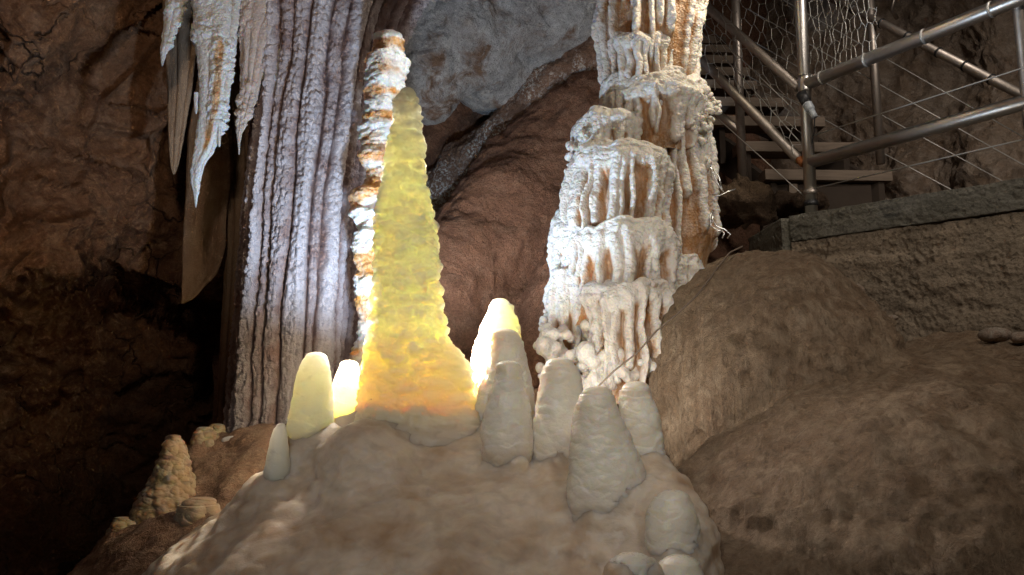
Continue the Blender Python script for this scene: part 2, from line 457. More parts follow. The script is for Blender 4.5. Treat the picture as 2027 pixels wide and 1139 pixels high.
G_MOUND = 'stalagmites grown on the flowstone mound'; FEET = []; BFEET = []; G_BANK = 'small formations on the left bank'
def stalagmite(name, pts, Y, mat, label, seed, depth=1., nr=260, nc=200, amp=.005, w=.045, h=.030, layer=.07, lam=.0018,
               wob=.012, extra=None, group=None, seam=.72, cat='stalagmite', coatfn=None, tip=True):
    vs, C, R, th, dirs = tube_grid(pts, Y, nr, nc)
    P = rings(C, R, dirs, 0, depth)
    off = scallops(P, w, h, amp, layer, lam, seed) + fbm(P * 6, 3, seed + 9) * wob
    off = (off - .55 * amp) * np.minimum(1, R / .04)[:, None]
    if extra is not None: off = off + extra(vs[:, None], th[None, :], P)
    P = rings(C, R, dirs, off, depth)
    V = np.concatenate([P.reshape(-1, 3), C[:1], C[-1:]]); n = nr * nc
    F = gridf(nr, nc, True)
    k = np.arange(nc); k2 = (k + 1) % nc
    capf = np.stack([np.full(nc, n), k, k2, k2], -1)
    F = [tuple(f) for f in F.tolist()] + [(n, a, b) for a, b in zip(k.tolist(), k2.tolist())] + [(n + 1, n - nc + b, n - nc + a) for a, b in zip(k.tolist(), k2.tolist())]
    if group == G_MOUND: FEET.append((C, R * depth, vs))
    if group == G_BANK: BFEET.append((C, R * depth, vs))
    ft = np.concatenate([np.broadcast_to((.6 * sst(seam - .4, seam - .06, np.linspace(0, 1, nr)) + .4 * sst(seam - .15, seam + .02, np.linspace(0, 1, nr)))[:, None], (nr, nc)).ravel(), [0, 1]])
    at_ = {'coat': np.concatenate([coatfn(vs[:, None], th[None, :], P, off).ravel(), [1, 1]])} if coatfn else {'foot': ft}
    o = mesh(name, V, F, mat, at_)
    return tag(o, label, cat, group)

def roundtip(v0, uc, hw, rows):
    """rounded top: a few rows from a point to half width hw, then the table"""
    out = []
    for a in (0, .12, .3, .55, .8, 1.):
        s = math.sin(math.acos(1 - a)) if a < 1 else 1.
        out.append((v0 + hw * .55 * a, uc - hw * s, uc + hw * s))
    return out + rows

def main_extra(v, th, P):
    lobe = .075 * np.exp(-((th - 1.30) / .50) ** 2) * sst(652, 735, v)
    t2 = np.where(th > np.pi, th - 2 * np.pi, th)
    left = .016 * np.exp(-((t2 + .95) / .38) ** 2) * sst(330, 395, v) * (1 - sst(424, 434, v))
    ring = .006 * sst(264, 269, v) * (1 - sst(269, 330, v)) + .010 * sst(432, 440, v) * (1 - sst(440, 560, v)) + .005 * sst(205, 210, v) * (1 - sst(210, 262, v))
    return lobe + left + ring

stalagmite('stalagmite', roundtip(174, 806, 13, [(192, 784, 824), (230, 780, 830), (266, 778, 833), (272, 773, 834), (345, 760, 842), (430, 750, 857),
           (500, 745, 866), (560, 739, 872), (655, 728, 884), (700, 722, 888), (760, 714, 893), (800, 706, 900), (840, 692, 925), (880, 678, 945), (930, 670, 955), (1000, 665, 960)]), 2.62, M_GLOW,
           'tall tapering stalagmite glowing yellow, far the tallest on the mound', 21, nr=520, nc=300, amp=.017, w=.048, h=.030, layer=.075, lam=.005, wob=.012, extra=main_extra, group=G_MOUND, seam=.835)
stalagmite('stalagmite', roundtip(697, 624, 20, [(715, 599, 648), (745, 588, 655), (790, 580, 658), (850, 568, 662), (900, 562, 668), (1000, 540, 680)]), 2.48, M_GLOW,
           'glowing pale yellow stalagmite left of the tall one, the leftmost full-height cone', 31, amp=.004, group=G_MOUND)
stalagmite('stalagmite', roundtip(713, 690, 18, [(732, 668, 710), (770, 656, 718), (810, 648, 722), (860, 640, 728), (920, 630, 735)]), 2.62, M_GLOW,
           'small bright yellow stalagmite tucked between the leftmost glowing cone and the tall one', 32, amp=.004, group=G_MOUND)
stalagmite('stalagmite', roundtip(838, 556, 9, [(850, 542, 566), (880, 534, 570), (920, 528, 572), (950, 520, 574), (1000, 508, 580), (1060, 496, 585)]), 2.36, M_GLOW,
           'thin short stalagmite with a lit left edge at the left flank of the mound', 33, amp=.003, group=G_MOUND)
stalagmite('stalagmite', roundtip(591, 990, 19, [(606, 968, 1015), (640, 955, 1026), (680, 943, 1034), (730, 932, 1040), (790, 925, 1050), (860, 915, 1060)]), 2.78, M_GLOW,
           'flat-topped stalagmite glowing pale yellow right of the tall one', 34, amp=.005, lam=.005, group=G_MOUND)
stalagmite('stalagmite', roundtip(650, 998, 26, [(668, 971, 1027), (710, 960, 1040), (760, 947, 1052), (820, 938, 1062), (880, 930, 1070), (960, 925, 1075)]), 2.60, M_PALE,
           'dull beige stalagmite standing directly in front of the glowing flat-topped one', 35, amp=.004, group=G_MOUND)
stalagmite('stalagmite', roundtip(714, 1006, 24, [(732, 982, 1033), (770, 971, 1043), (820, 960, 1053), (870, 954, 1058), (905, 956, 1056), (940, 966, 1046), (990, 985, 1030)]), 2.36, M_PALE,
           'grey-white bullet shaped stalagmite, the leftmost of the unlit front row', 36, amp=.004, depth=.9, group=G_MOUND)
stalagmite('stalagmite', roundtip(708, 1107, 28, [(725, 1076, 1138), (765, 1066, 1152), (820, 1058, 1158), (880, 1052, 1160), (920, 1054, 1157), (955, 1066, 1147), (1000, 1085, 1130)]), 2.38, M_PALE,
           'grey stalagmite before the drip column base, second from left in the unlit front row', 37, amp=.004, depth=.9, group=G_MOUND)
stalagmite('stalagmite', roundtip(764, 1183, 32, [(782, 1147, 1217), (825, 1138, 1233), (880, 1130, 1254), (940, 1123, 1278), (985, 1121, 1284), (1020, 1124, 1280), (1060, 1130, 1275), (1120, 1140, 1265)]), 2.15, M_PALE,
           'broad grey-white stalagmite with bulging foot, largest of the unlit front row', 38, amp=.0045, depth=.8, group=G_MOUND)
stalagmite('stalagmite', roundtip(755, 1260, 32, [(772, 1224, 1292), (820, 1222, 1305), (880, 1232, 1314), (930, 1245, 1324), (970, 1255, 1328), (1030, 1262, 1330)]), 2.27, M_PALE,
           'grey stalagmite leaning behind the broad one, rightmost of the tall unlit front row', 39, amp=.004, group=G_MOUND)
stalagmite('stalagmite', roundtip(969, 1333, 34, [(985, 1296, 1366), (1010, 1284, 1379), (1050, 1278, 1386), (1085, 1280, 1386), (1120, 1295, 1375), (1160, 1310, 1360)]), 1.98, M_PALE,
           'stubby rounded white stalagmite at the right edge of the mound', 40, amp=.003, depth=.9, group=G_MOUND)
stalagmite('stalagmite', roundtip(1098, 1345, 40, [(1112, 1303, 1386), (1140, 1293, 1394), (1200, 1288, 1398)]), 1.84, M_PALE,
           'low round knob cut by the bottom edge of the photo, with a yellowish rim', 41, amp=.003, group=G_MOUND)
stalagmite('stalagmite', roundtip(1094, 1250, 42, [(1110, 1206, 1294), (1140, 1196, 1302), (1200, 1190, 1310)]), 1.78, M_PALE,
           'low pale knob at the bottom edge beside the yellowish rimmed knob', 42, amp=.003, group=G_MOUND)

# ---------------------------------------------------------------- mound
def W1(u, v, Y): return at(u, v, Y)
MB_ = [((830, 1050, 2.62), (.36, .36, .29)), ((850, 1020, 2.52), (.20, .20, .19)), ((1090, 1065, 2.50), (.40, .40, .235)), ((735, 985, 2.40), (.17, .19, .22)), ((600, 1050, 2.5), (.15, .22, .20)), ((640, 985, 2.52), (.10, .12, .16)),
       ((850, 1310, 2.55), (.95, .80, .58)), ((1210, 1150, 2.30), (.24, .28, .21)), ((1310, 1130, 2.2), (.14, .26, .25)), ((520, 1060, 2.45), (.08, .15, .14)), ((950, 975, 2.55), (.2, .2, .18))]
_mb = [ell(W1(*c), r) for c, r in MB_]
def mound_f(P):
    f = _mb[0](P)
    for g in _mb[1:]: f = smin(f, g(P), .09)
    for C, R_, vs in FEET:                # the mound swells up round the foot of each stalagmite
        for k in (.60, .70, .80):
            i = int(k * (len(C) - 1)); c = C[i].astype(np.float32); r = R_[i] * .92 - .028
            m = (np.abs(P - c) < r + .16).all(-1)
            if r > .01: f[m] = smin(f[m], np.sqrt(((P[m] - c) ** 2).sum(-1)) - r, .08)
    f = np.maximum(f, .55 - P[..., 2])
    return f + fbm(P * 3.2, 3, 50) * .035 + fbm(P * 9, 2, 55) * .010
V, F = surface_nets(mound_f, (-1.5, 1.5, .50), (1.0, 3.5, 1.75), .013)
N = vnorm(V, F)
V = V + N * (scallops(V, .08, .045, .013, .09, .003, 57) + fbm(V * 14, 4, 59) * .012)[:, None]
tag(mesh('flowstone_mound', V, F, M_MOUND), 'broad pale brown translucent mound carrying the row of stalagmites in the centre', 'flowstone')

# ================================================================ terrain
def terrain(name, blobs, lo, hi, h, mat, k, seed, nz=.05, fine=None, feet=()):
    fs = [ell(at(*c), r) for c, r in blobs]
    def f(P):
        q = fs[0](P)
        for g in fs[1:]: q = smin(q, g(P), k)
        for C, R_, vs in feet:
            for kk in (.65, .80, .93):
                i = int(kk * (len(C) - 1)); c = C[i].astype(np.float32); r = R_[i] * .9 - .015
                m = (np.abs(P - c) < r + .16).all(-1)
                if r > .01: q[m] = smin(q[m], np.sqrt(((P[m] - c) ** 2).sum(-1)) - r, .06)
        q = np.maximum(q, .3 - P[..., 2])
        return q + fbm(P * 1.7, 3, seed) * nz + fbm(P * 4.5, 4, seed + 5) * nz * .8
    V, F = surface_nets(f, lo, hi, h); N = vnorm(V, F)
    if fine is not None: V = V + N * fine(V, N)[:, None]
    return tag(mesh(name, V, F, mat), kind='structure')

def slope_fine(V, N):
    steep = sst(.75, .35, N[:, 2])
    a = fbm(V * np.array([22, 22, 2.5]), 4, 71, ridged=True) * .030 * steep
    return a + fbm(V * 12, 5, 72) * .030 + fbm(V * 30, 3, 74) * .010 + fbm(V * 40, 3, 73, ridged=True) * .0035
terrain('rock_slope', [((1520, 815, 3.35), (.52, .66, .66)), ((1850, 1210, 2.62), (.92, .82, .73)), ((2050, 1010, 3.3), (1.1, .8, .74)), ((1850, 985, 2.95), (.55, .6, .52)), ((1500, 1225, 2.35), (.42, .42, .24)),
                       ((2300, 1250, 2.8), (1.2, .9, .95)), ((1480, 740, 4.2), (.55, .6, .62)), ((1750, 800, 4.3), (.9, .7, .75))],
        (.1, 1.3, .25), (3.4, 5.2, 2.6), .02, M_SLOPE, .06, 70, fine=slope_fine)
# floor of the cave and its walls
def sheet(name, us, vs, ctrl, mat, disp, soft=90., lab=None, cat=None, post=None):
    U, Vv = np.meshgrid(us, vs); ctrl = np.asarray(ctrl, float)
    w = 1 / ((U[..., None] - ctrl[:, 0]) ** 2 + (Vv[..., None] - ctrl[:, 1]) ** 2 + soft ** 2) ** 1.6
    Y = (w * ctrl[:, 2]).sum(-1) / w.sum(-1)
    if post is not None: Y = Y + post(U, Vv)
    P = at(U, Vv, Y); n = gridn(P)
    P = P + n * disp(P)[..., None]
    return P

def wallsheet(name, us, vs, ctrl, mat, disp, **kw):
    P = sheet(name, us, vs, ctrl, mat, disp, **kw)
    return tag(mesh(name, P, gridf(P.shape[0], P.shape[1]), mat), kind='structure')

def d_left(P):
    q = P + (fbm(P * 2.5, 3, 90)[..., None]) * .2
    blk = worley(q * np.array([2.6, 2.6, 3.6]), 91); e = blk[1] - blk[0]
    return -(fbm(P * 1.3, 3, 92) * .22 + fbm(P * 4, 4, 93, ridged=True) * .045 + (blk[2] - .5) * .10 * sst(0, .15, e) - .05 * (1 - sst(0, .07, e)) + fbm(P * 16, 4, 94) * .022)
def p_left(U, V):
    return .75 * sst(545, 640, V + 40 * np.sin(U / 90.)) * sst(-500, 50, U) + .35 * sst(700, 900, V) - .1 * sst(300, -300, V)
wallsheet('cave_wall', np.linspace(-1300, 560, 420), np.linspace(-900, 1500, 520),
          [(-1200, 0, 1.8), (-600, 0, 2.6), (0, 0, 3.7), (0, 500, 3.9), (300, 200, 4.5), (340, 600, 4.9), (560, 300, 5.6), (560, 900, 5.6), (0, 1100, 3.7), (-600, 1100, 2.6), (300, 1000, 4.9), (-1200, 1100, 1.8), (200, -800, 4.0)],
          M_WALL, d_left, post=p_left)

def d_back(P):
    return -(fbm(P * 1.6, 3, 100) * .25 + fbm(P * 6, 4, 101, ridged=True) * .05 + fbm(P * 25, 3, 102) * .02)
wallsheet('cave_wall', np.linspace(420, 1700, 300), np.linspace(-900, 1000, 380),
          [(420, 0, 5.3), (800, 0, 5.2), (800, 400, 5.6), (1000, 300, 5.7), (1200, 300, 5.6), (1100, -300, 5.0), (1400, 0, 6.6), (1680, 0, 7.3), (1680, 500, 6.8), (1300, 600, 5.6), (900, 800, 5.2)],
          M_BACK, d_back)
def d_right(P):
    q = P + fbm(P * 3, 2, 110)[..., None] * .15
    return -(fbm(P * 1.2, 3, 111) * .25 + pillow(q / .11, 112) * .05 + pillow(q / .045, 113) * .016 + fbm(P * 18, 3, 114) * .012)
wallsheet('cave_wall', np.linspace(1380, 2900, 420), np.linspace(-900, 1000, 460),
          [(1380, 0, 7.4), (1480, 0, 7.0), (1560, 100, 6.3), (1700, 100, 5.9), (2027, 100, 5.0), (2027, 350, 4.6), (1800, 330, 5.4), (1620, 300, 6.3), (2400, 0, 3.6), (2800, 0, 2.4), (2400, 500, 3.6), (1700, -500, 6.0), (1700, 800, 6.0), (1400, 500, 7.2)],
          M_GLIT, d_right)

def horiz(name, z, x0, x1, y0, y1, n, mat, flip, fn):
    X, Yy = np.meshgrid(np.linspace(x0, x1, n), np.linspace(y0, y1, n)); P = np.stack([X, Yy, np.full_like(X, 0.)], -1)
    P[..., 2] = z(X, Yy) + fn(P)
    f = gridf(n, n); f = f if flip else f[:, ::-1]
    return tag(mesh(name, P, f, mat), kind='structure')
horiz('cave_floor', lambda x, y: .55 + 0 * x, -14, 14, -8, 18, 300, M_DARK, False, lambda P: fbm(P * 1.1, 4, 120) * .22 + fbm(P * 6, 3, 121) * .03)
horiz('cave_ceiling', lambda x, y: 4.25 + 1.5 * sst(.6, 2.2, x) + .2 * np.maximum(0, 3.5 - y), -8, 8, -3, 10, 260, M_WALL, True, lambda P: fbm(P * 1.2, 4, 122) * .5 + fbm(P * 5, 4, 123, ridged=True) * .08)

# rock masses of the back wall
def boulder(name, blobs, h, mat, label, cat, seed, nz=.05, k=.08, fine=None, group=None, sc=3.):
    cs = [at(*c) for c, r in blobs]; fs = [ell(c, r) for c, (_, r) in zip(cs, blobs)]
    lo = np.min([c - np.array(r) for c, (_, r) in zip(cs, blobs)], 0) - 2.5 * nz - h * 2; hi = np.max([c + np.array(r) for c, (_, r) in zip(cs, blobs)], 0) + 2.5 * nz + h * 2
    def f(P):
        q = fs[0](P)
        for g in fs[1:]: q = smin(q, g(P), k)
        return q + fbm(P * sc, 4, seed) * nz
    V, F = surface_nets(f, lo, hi, h); N = vnorm(V, F)
    if fine is not None: V = V + N * fine(V, N)[:, None]
    return tag(mesh(name, V, F, mat), label, cat, group)

boulder('hanging_rock', [((930, -40, 5.0), (.50, .45, .78)), ((860, 60, 5.0), (.28, .35, .62)), ((1065, -5, 4.98), (.48, .4, .43)), ((700, -150, 5.1), (.7, .4, .7)), ((1010, 150, 5.3), (.4, .3, .28))], .025, M_BLUE,
        'blue-grey pitted rock bulging down between the fluted column and the drip column', 'rock', 130, nz=.10,
        fine=lambda V, N: fbm(V * 14, 4, 131, ridged=True) * .03 + pillow(V / .05, 132) * .012)
boulder('sloping_rock', [((1235 - 34 * q, 225 + 36 * q, 5.14 - .040 * q), (.36, .36, .38)) for q in range(13)] + [((1230, 760, 4.5), (.70, .5, .95))], .022, M_BACK,
        'grainy reddish brown rock slope running down left behind the glowing flat-topped stalagmite', 'rock', 135, nz=.16, k=.16, sc=1.9,
        fine=lambda V, N: fbm(V * 9, 4, 136, ridged=True) * .022 + pillow(V / .035, 138) * .010 + fbm(V * 55, 3, 137) * .008)
boulder('rock_ledge', [((1230 - 26 * q, 95 + 22 * q, 5.05 + .045 * q), (.22, .34, .27 - .008 * q)) for q in range(17)], .02,
        rock('popcorn_rock', (.42, .25, .17), (.32, .18, .115), (.48, .32, .23), 2.5, .8, spots=((.85, .84, .80), .50, .56, 55)),
        'brown diagonal ledge sprinkled with white popcorn crust, left of the drip column', 'rock', 140, nz=.10, sc=3.0, fine=lambda V, N: pillow(V / .028, 141) * .014 + fbm(V * 20, 3, 142) * .012)

# ================================================================ fluted column
def fluted(name, rows, Y, nfl, seed, mat, label, cat, nr, nc, depth=1., amp=.05, pop=.006, group=None, Yrows=None, bot=0):
    vs, C, R, th, dirs = tube_grid(rows, Y if Yrows is None else Yrows, nr, nc)
    P = rings(C, R, dirs, 0, depth)
    rg = np.random.default_rng(seed); wd = rg.uniform(.55, 1.5, nfl); ed = np.concatenate([[0], np.cumsum(wd)]) / wd.sum() * 2 * np.pi
    z = P[:, :1, 2]
    zf = np.concatenate([np.cos(th)[None, :] * np.ones_like(z), np.sin(th)[None, :] * np.ones_like(z)], 0)
    q = np.stack(np.broadcast_arrays(np.cos(th)[None, :] * 2.2, np.sin(th)[None, :] * 2.2, z * 1.1), -1)
    tw = (th[None, :] + fbm(q, 3, seed) * .16) % (2 * np.pi)
    i = np.clip(np.searchsorted(ed, tw, side='right') - 1, 0, nfl - 1); x = (tw - ed[i]) / (ed[i + 1] - ed[i])
    h = np.sqrt(np.clip(1 - (2 * x - 1) ** 2, 0, 1)); big = rg.uniform(.45, 1.0, nfl)[i]
    # finer secondary ribs within each flute
    sub = np.abs(np.sin((x * rg.integers(1, 4, nfl)[i] + rg.uniform(0, 1, nfl)[i]) * np.pi)) ** .7
    body = h ** .8 * big
    off = amp * (body - .6) + amp * .09 * sub * h
    off = off + pillow(P / np.array([.02, .02, .03]), seed + 3) * pop + pillow(P / .009, seed + 4) * pop * .35 + fbm(P * np.array([5, 5, 2.]), 3, seed + 5) * .025
    off = off * np.minimum(1, R / (amp * 2.5))[:, None]
    P = rings(C, R, dirs, off, depth)
    coat = np.clip(body * 1.0 + fbm(P * 9, 3, seed + 6) * .5, 0, 1)
    o = mesh(name, P, gridf(nr, nc, True), mat, {'coat': coat})
    return tag(o, label, cat, group)

fluted('fluted_column', [(-230, 470, 1000), (-100, 500, 900), (0, 512, 822), (90, 516, 780), (180, 514, 756), (300, 504, 736), (400, 494, 724), (550, 484, 712), (700, 472, 702), (800, 464, 694), (835, 462, 690), (900, 450, 700)],
       4.05, 25, 205, M_FLUTE, 'massive fluted column with lavender ribs behind the left glowing stalagmites', 'column', 800, 900, depth=.95, amp=.080, pop=.016)

# ---------------------------------------------------------------- stalactites
def c_stal(v, th, P, off): return np.clip(.55 + off / .02 + fbm(P * np.array([14, 14, 5]), 3, 3) * .8, 0, 1)
G_STAL = 'stalactites hanging before the fluted column'
def stalactite(rows, Y, label, seed, depth, nr=420, nc=200, pop=.007, orange=0., mat=M_STAL, spikes=None, ribs=5, group=G_STAL):
    vs, C, R, th, dirs = tube_grid(rows, Y, nr, nc)
    P = rings(C, R, dirs, 0, depth)
    z = P[:, :1, 2]; t = th[None, :] + fbm(np.stack(np.broadcast_arrays(np.cos(th)[None], np.sin(th)[None], z * 3), -1), 2, seed) * .5
    rb = np.abs(np.sin(t * ribs / 2 + seed)) ** .6
    patch = sst(-.05, .25, fbm(P * np.array([7, 7, 4]), 3, seed + 1))
    k = np.minimum(1, R / .05)[:, None]
    off = (.016 * (rb - .6)) * k + (pillow(P / .016, seed + 2) * pop + pillow(P / .034, seed + 3) * pop * 2.2) * (.25 + .95 * patch) * np.minimum(1, R / .02)[:, None]
    P = rings(C, R, dirs, off, depth)
    coat = np.clip(.62 + .5 * patch + .35 * (rb - .5) - orange * np.exp(-((np.where(th > np.pi, th - 2 * np.pi, th) - .30)[None, :] / .26 + .5 * fbm(P * 9, 2, seed + 8)) ** 2) * (sst(40, 110, vs) * (1 - sst(230, 330, vs)))[:, None], 0, 1) + 0 * z
    o = mesh('stalactite', P, gridf(nr, nc, True), mat, {'coat': coat}, base=C[0])
    return tag(o, label, 'stalactite', group)
stalactite([(-230, 340, 420), (-80, 335, 390), (0, 331, 364), (45, 327, 352), (80, 322, 340), (110, 319, 327), (131, 320, 322)], 3.75, 'short white stalactite spike, leftmost in the hanging group', 301, .5, pop=.010)
stalactite([(-230, 350, 520), (-80, 372, 480), (0, 382, 472), (60, 386, 466), (120, 392, 460), (170, 396, 453), (220, 396, 445), (265, 390, 432), (300, 386, 420), (325, 380, 404), (350, 378, 396), (380, 383, 392), (411, 386.5, 388)], 3.7,
           'largest stalactite, flat white blade with an orange streak and a needle tip', 302, .45, orange=1.2, nr=560, nc=300, pop=.013)
stalactite([(-230, 440, 640), (-80, 470, 590), (0, 476, 556), (60, 478, 540), (120, 479, 524), (180, 478, 510), (220, 473, 497), (250, 469, 484), (275, 470, 476), (306, 472, 474)], 3.78,
           'ribbed pinkish stalactite with thin tip, rightmost in the hanging group', 303, .6, ribs=9, nc=300, pop=.010, mat=crust('pinkish_calcite', (.62, .54, .50), (.46, .30, .22), scale=.012, streak=.5))
stalactite([(-230, 500, 640), (-80, 530, 600), (0, 538, 585), (60, 542, 572), (110, 540, 567), (150, 536, 560), (178, 538, 550), (195, 541, 545)], 3.8, 'stubby grey stalactite against the fluted column beside the ribbed pinkish one', 304, .6, pop=.008)
for u_, v0_, v1_, Y_, s_ in ((388, 196, 226, 3.69, 1), (434, 235, 291, 3.69, 2)):
    stalactite([(v0_ - 12, u_ - 4, u_ + 5), (v0_, u_ - 4, u_ + 4), ((v0_ + v1_) / 2, u_ - 3, u_ + 3), (v1_ - 4, u_ - 2, u_ + 2), (v1_, u_ - .6, u_ + .6)], Y_,
               ['tiny white straw spike stuck to the left edge of the orange-streaked stalactite', 'tiny thin straw hanging from the right edge of the orange-streaked stalactite'][s_ - 1], 310 + s_, 1., nr=60, nc=24, pop=.002, group='straws on the large stalactite')

# dim draperies in the dark behind
G_DR = 'dim draperies behind the stalactites'
fluted('drapery', [(-230, 300, 420), (0, 322, 395), (180, 330, 378), (270, 332, 362), (330, 337, 352), (345, 342, 346)], 4.2, 7, 401, M_DRAPE, 'dim brown drapery tapering to a point behind the largest stalactite', 'drapery', 260, 200, depth=.6, amp=.03, pop=.004, group=G_DR)
fluted('drapery', [(-230, 400, 500), (100, 425, 480), (300, 440, 500), (450, 446, 492), (560, 444, 484), (700, 436, 474), (800, 430, 468), (860, 425, 465)], 4.5, 7, 402, M_DRAPE, 'tall dark brown drapery column along the left side of the fluted column', 'drapery', 400, 220, depth=.8, amp=.035, pop=.004, group=G_DR)
fluted('drapery', [(90, 400, 436), (200, 384, 448), (270, 370, 452), (380, 368, 448), (420, 366, 446), (480, 362, 444), (540, 358, 430), (570, 357, 405), (590, 357, 385), (602, 358, 364)], 4.35, 5, 403, M_DRAPE, 'smooth tan drapery slab ending in an oblique cut below the largest stalactite', 'drapery', 260, 200, depth=.25, amp=.016, pop=.001, group=G_DR)

# ---------------------------------------------------------------- orange pillar
def pil_coat(v, th, P, off):
    band = fbm(np.stack([P[..., 0] * 3, P[..., 1] * 3, P[..., 2] * 9], -1), 3, 411)
    return np.clip(.62 + band * 1.7 - .5 * np.exp(-((v - 98) / 12) ** 2) - .8 * np.exp(-((v - 240) / 12) ** 2) - .8 * np.exp(-((v - 365) / 22) ** 2) - .5 * np.exp(-((v - 195) / 12) ** 2) + .6 * np.exp(-((v - 68) / 14) ** 2), 0, 1)
def pil_extra(v, th, P):
    e = 0
    for a, b, s in ((108, 230, .014), (245, 300, .012), (300, 345, .016), (372, 410, .02), (412, 445, .018), (455, 520, .016), (540, 640, .016)):
        e = e + s * sst(a, a + 10, v) * (1 - sst(a + 10, b, v))
    return e + pillow(P / np.array([.035, .035, .018]), 412) * .013 + fbm(P * 9, 3, 413) * .03
stalagmite('pillar', roundtip(62, 768, 22, [(80, 746, 794), (108, 738, 798), (122, 732, 801), (170, 728, 796), (240, 722, 790), (300, 720, 782), (350, 726, 775), (372, 712, 772), (400, 702, 770), (440, 708, 772), (480, 705, 770), (560, 710, 765), (640, 712, 760), (700, 700, 765), (780, 680, 780), (860, 660, 800)]),
           3.62, M_PILLAR, 'slim orange pillar with dazzling white crust behind the tall glowing stalagmite', 410, nr=420, nc=200, amp=.006, lam=.003, wob=.012, extra=pil_extra, cat='pillar', coatfn=pil_coat)

# ================================================================ drip column
base_dc = at(1250, 800, 3.7)
dripcol = empty('drip_column', base_dc, 'massive cauliflower column of white drips over orange calcite, right of centre', 'column')
def tier(uc_t, uc_b, hw_t, hw_b, v_t, v_b, Y, nrib, seed, ribpx=9, ribamp=.016, rec=.026, cover=.17, depth=1., nr=300, nc=420, nod=.006, lenr=(.55, 1.08), dome=.17, yel=0., big=.010):
    s = np.linspace(0, 1, nr); ds = .22
    a = np.clip(s / ds, 0, 1) * np.pi / 2; t = np.clip((s - ds) / (1 - ds), 0, 1)
    Ct = at(uc_t, v_t, Y); Cb = at(uc_b, v_b, Y); Rt = hw_t * pxs(v_t, Y); Rb = hw_b * pxs(v_b, Y)
    dh = dome * Rt
    R = np.where(s < ds, Rt * (.35 + .65 * np.sin(a)), Rt + (Rb - Rt) * t)
    zz = np.where(s < ds, Ct[2] - dh * (1 - np.cos(a)), Ct[2] - dh + (Cb[2] - Ct[2] + dh) * t)
    C = np.stack([Ct[0] + (Cb[0] - Ct[0]) * t, np.full(nr, float(Y)), zz], -1)
    th = np.linspace(0, 2 * np.pi, nc, endpoint=False); dirs = np.stack([np.sin(th), -np.cos(th), 0 * th], -1)
    P = rings(C, R, dirs, 0, depth)
    P[..., 2] += (perlin(P * np.array([7, 7, 0]) + seed, seed + 8) * .05 + perlin(P * np.array([17, 17, 0]) + seed, seed + 9) * .02) * (1 - t[:, None])
    DZ = P[..., 2] - zz[:, None]
    rg = np.random.default_rng(seed); field = np.zeros((nr, nc)); T = t[:, None]
    cs = np.stack([np.cos(th), np.sin(th)], -1)
    for k in range(nrib):
        tk = (k + rg.uniform(-.38, .38)) / nrib * 2 * np.pi; w = rg.uniform(.6, 1.35) * ribpx * float(pxs(v_t, Y)); L = rg.uniform(*lenr); am = rg.uniform(.65, 1.15)
        wander = (perlin(np.stack([t * 3.1, 0 * t + k * 3.7, 0 * t + seed], -1), seed) * .10)[:, None]
        d = (th[None, :] - tk - wander + np.pi) % (2 * np.pi) - np.pi
        ww = w * (1.25 - .45 * T)
        e = am * np.exp(-np.abs(d * R[:, None] / ww) ** 2.6) * (1 - sst(L - .07, L, T))
        field = np.maximum(field, e)
    edge = cover * (1 + .9 * fbm(np.stack([cs[:, 0] * 3, cs[:, 1] * 3, 0 * th + seed], -1), 3, seed + 1))[None, :]
    led = 1 - sst(edge * .6, edge * 1.5, T)
    f = np.maximum(field, led * .9)
    nd = pillow(P / np.array([.021, .021, .018]), seed + 2) * nod + pillow(P / .045, seed + 3) * big + pillow(P / .0095, seed + 5) * nod * .3
    off = -rec * (1 - np.clip(f, 0, 1)) + ribamp * np.clip(field, 0, 1.1) * sst(0, .1, T) + nd * sst(.15, .6, f) + .012 * led * sst(.02, .3, s[:, None]) + fbm(P * 7, 3, seed + 4) * .026 + perlin(P * 3.2, seed + 7) * .055
    off = off * np.minimum(1, s / .05)[:, None]
    P = rings(C, R, dirs, off, depth); P[..., 2] += DZ
    V = np.concatenate([P.reshape(-1, 3), C[:1]]); n = nr * nc
    F = gridf(nr, nc, True); k = np.arange(nc)
    F = np.concatenate([F, np.stack([np.full(nc, n), k, (k + 1) % nc, (k + 1) % nc], -1)])
    F = [tuple(q) if q[2] != q[3] else tuple(q[:3]) for q in F.tolist()]
    coat = np.concatenate([np.clip(f * 1.0 + fbm(P * 22, 3, seed + 6) * .35, 0, 1).ravel(), [1]])
    return mesh('drip_tier', V, F, M_CRUST, {'coat': coat}, parent=dripcol)

#     uc_t  uc_b  hwt hwb  v_t  v_b   Y   rib seed
tier(1283, 1282, 102, 97, -330, 215, 3.72, 34, 501, ribpx=8.6, cover=.05, lenr=(.6, 1.1), nr=520)
tier(1272, 1276, 52, 50, 78, 196, 3.62, 19, 502, ribpx=7.5, cover=.25, lenr=(.8, 1.1))
tier(1292, 1306, 106, 94, 168, 600, 3.72, 34, 503, ribpx=8.6, cover=.10, lenr=(.35, 1.0), nr=440)
tier(1292, 1296, 78, 74, 180, 310, 3.60, 24, 504, ribpx=8.2, cover=.20, lenr=(.6, 1.0))
tier(1208, 1222, 50, 66, 228, 360, 3.58, 19, 505, ribpx=8.2, cover=.35, lenr=(.6, 1.0))
tier(1180, 1172, 52, 60, 268, 450, 3.60, 19, 506, ribpx=8.2, cover=.3)
tier(1224, 1216, 92, 104, 300, 520, 3.52, 27, 507, ribpx=9, cover=.20, lenr=(.75, 1.1))
tier(1160, 1150, 48, 62, 420, 680, 3.58, 18, 508, ribpx=9, cover=.3)
tier(1232, 1226, 104, 112, 446, 650, 3.48, 25, 509, ribpx=9.6, cover=.26, ribamp=.018, lenr=(.6, 1.0))
tier(1330, 1325, 62, 58, 512, 800, 3.58, 16, 510, ribpx=9.6, cover=.26)
